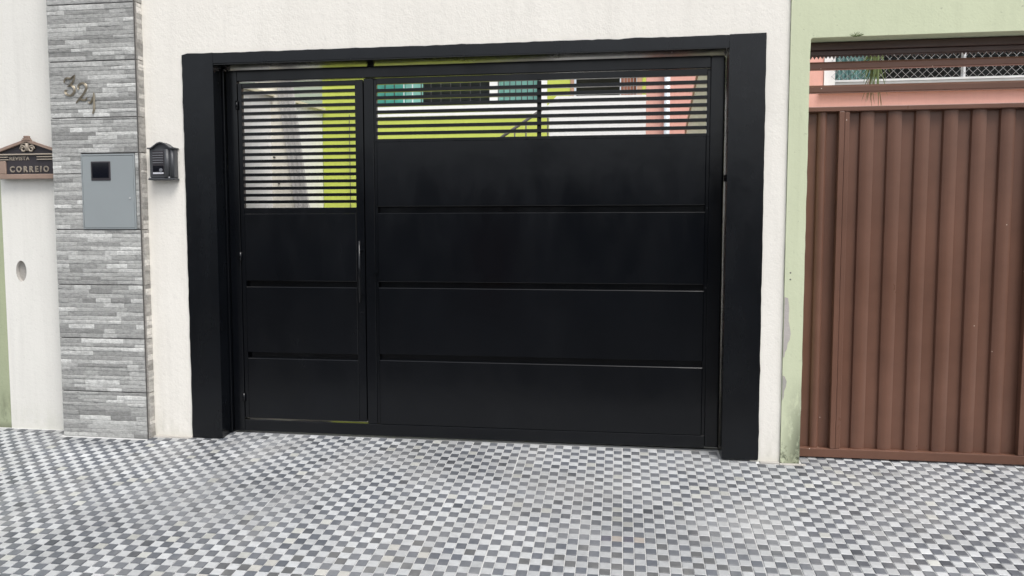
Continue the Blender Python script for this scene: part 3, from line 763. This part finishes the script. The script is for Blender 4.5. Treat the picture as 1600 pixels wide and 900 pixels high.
for x, zt in ((.98, 2.29), (1.17, 2.42), (1.373, 2.552), (1.51, 2.643), (1.775, 2.70)): q = MB(); q.tube([(x, 4.9, .5), (x, 4.9, zt)], .010, 6); q.build('baluster', 'joint', hr)
q = MB()
for k in range(12): q.box(.3 + k * .13, 1.78, 4.84, 6.9, .015 + k * .17, .013 + (k + 1) * .17)
q.build('stair', 'cement', None, label='plain stair behind the handrail', cat='stair')
MB().box(2.944, 3.9, 5.0, 5.2, 0, 3.9).build('pink_wall', 'pink', None, label='salmon pink wall with a white downpipe, behind the right end of the gate bars', cat='wall')
q = MB(); q.tube([(3.183, 4.94, .02), (3.183, 4.94, 3.88)], .036, 14); q.box(3.14, 3.226, 4.955, 4.998, 2.2, 2.22); q.box(3.14, 3.226, 4.955, 4.998, 3.4, 3.42)
q.build('downpipe', 'pvc', None, label='white downpipe fixed to the salmon pink wall', cat='downpipe')
MB().prism([(.3, .012), (4.84, .012), (4.84, 2.455), (3.53, 2.84), (.3, 3.75)], 3.402, 3.55, 'x').build('boundary_wall', 'cream', None, label='cream side wall with a sloping top at the right end of the gate bars', cat='wall')
q = MB(); q.prism([(4.87, 2.447), (4.87, 2.478), (.3, 3.80), (.3, 3.77)], 3.385, 3.56, 'x'); q.build('wall_coping', 'tan', None, label='sloping tan coping on top of the cream side wall', cat='coping')

# ------------------------------------------------------------------ pink house behind the brown gate
ph = thing('pink_house', (5.3, 3.15, 0), 'salmon pink house with a meshed window, behind the brown gate', 'house')
HY = 3.0
def pb(n, m, x0, x1, z0, z1, y0=HY, y1=HY + .2, **kw): return box(n, m, ph, x0, x1, y0, y1, z0, z1, 0, 1, **kw)
pb('wall', 'pink', 3.9, 9, .012, 2.555); pb('wall', 'pink', 3.9, 4.47, 2.557, 4.2); pb('wall', 'pink', 4.472, 9, 3.4, 4.2)
q = MB(); q.prism([(4.44, 2.552)] + wobbly((4.44, 2.560), (9, 2.560), .03, .004, 21) + [(9, 2.585), (4.44, 2.592)], HY - .05, HY - .001); q.build('window_sill', 'cream', ph)
pb('window_jamb', 'bright', 4.474, 4.568, 2.594, 3.398, HY - .012, HY + .1)
pb('window_frame', 'whitemetal', 4.5685, 8.5, 2.654, 2.672, HY - .006, HY + .05); pb('sill_channel', 'steel', 4.5685, 8.5, 2.594, 2.6525, HY - .002, HY + .08)
pb('window_frame', 'whitemetal', 5.655, 5.674, 2.6735, 3.398, HY - .004, HY + .05)
pb('window_frame', 'whitemetal', 4.5685, 8.5, 3.36, 3.398, HY - .003, HY + .05)
q = MB(); n_ = 60; A = []
for k in range(n_ + 1):
    x = 4.575 + .42 * k / n_; yy = HY + .17 + .018 * math.sin(k * 1.15) + .01 * math.sin(k * .37); A.append((q.bm.verts.new((x, yy, 2.674)), q.bm.verts.new((x, yy, 3.39))))
for a, b_ in zip(A, A[1:]): q.bm.faces.new((a[0], b_[0], b_[1], a[1])).smooth = True
q.build('curtain', 'grey_curtain', ph)
pb('dark_room', 'darkroom', 4.57, 8.5, 2.60, 3.398, HY + .5, HY + .6)
pb('pane', 'pane', 4.570, 5.649, 2.6735, 3.358, HY + .055, HY + .060); pb('pane', 'pane', 5.680, 8.5, 2.6735, 3.358, HY + .055, HY + .060)
q = MB(); P_ = .070; H = .70; x = 4.50 - H
while x < 7.2:
    for s in (1, -1):
        a = Vector((x, 0, 0)) if s > 0 else Vector((x + H, 0, 0)); b_ = Vector((x + H, 0, H)) if s > 0 else Vector((x, 0, H))
        t0, t1 = 0, 1
        lo, hi = 4.53, 7.1
        dx = b_.x - a.x
        ta, tb = (lo - a.x) / dx, (hi - a.x) / dx
        t0, t1 = max(0, min(ta, tb)), min(1, max(ta, tb))
        if t1 - t0 > .02:
            p, r_ = a.lerp(b_, t0), a.lerp(b_, t1); yo = HY - .03 + .002 * s
            q.tube([(p.x, yo, 2.665 + p.z), (r_.x, yo, 2.665 + r_.z)], .0016, 4, False)
    x += P_
q.build('wire_mesh', 'steel', ph, kind='stuff')
# hanging plant between gate and house
pl = thing('hanging_plant', (4.62, 2.0, 2.25), 'spiky green hanging plant in front of the meshed window', 'plant')
q = MB()
for k in range(46):
    a = random.gauss(0, .5); ln = random.uniform(.12, .36)
    bx = 4.615 + random.uniform(-.02, .03); bz = 2.80 - random.uniform(0, .22)
    blade(q, (bx, 2 + random.uniform(-.03, .03), bz), (bx + math.sin(a) * ln * .55, 2 + random.uniform(-.1, .1), bz - abs(math.cos(a)) * ln), .0055, .03, 5)
q.build('foliage', 'leaf', pl)
q = MB()
for k in range(9):
    a = random.gauss(0, .45); bx = 4.60 + random.uniform(-.03, .05); bz = 2.50 - random.uniform(0, .1)
    blade(q, (bx, 2.0, bz), (bx + math.sin(a) * .09, 1.98, bz - random.uniform(.1, .22)), .004, .02, 5)
q.build('dry_blade', 'dry', pl)
q = MB(); q.tube([(4.615, 2.0, 3.6), (4.618, 2.0, 2.62)], [.006, .012], 8); q.build('stem', 'dry', pl)

# ------------------------------------------------------------------ other side of the street (mirrored in the enamel)
def street_house(x0, x1, h, m, label, shift=0):
    r = thing('street_house', ((x0 + x1) / 2, -14.5, -.3), label, 'house')
    box('wall', m, r, x0, x1, -15, -13.0, -.3, h, 0)
    box('roof', 'brown_dark', r, x0 - .2, x1 + .2, -15.2, -12.7, h + .002, h + .22, .02)
    for wx in (x0 + 1.2, x1 - 2.4):
        f = box('window', 'whitemetal', r, wx, wx + 1.2, -12.998, -12.93, .9, 2.0, .01); box('pane', 'glass', f, wx + .06, wx + 1.14, -12.929, -12.92, .96, 1.94, 0)
    box('door', 'wood', r, (x0 + x1) / 2 - .45, (x0 + x1) / 2 + .45, -12.998, -12.93, -.29, 1.8, .01)
street_house(-16, -5.2, 2.7, 'opp1', 'ochre house on the far side of the street, left one')
street_house(-5, 4.6, 2.9, 'opp2', 'grey house on the far side of the street, straight opposite the gate')
street_house(4.8, 16, 2.75, 'opp1', 'ochre house on the far side of the street, right one')
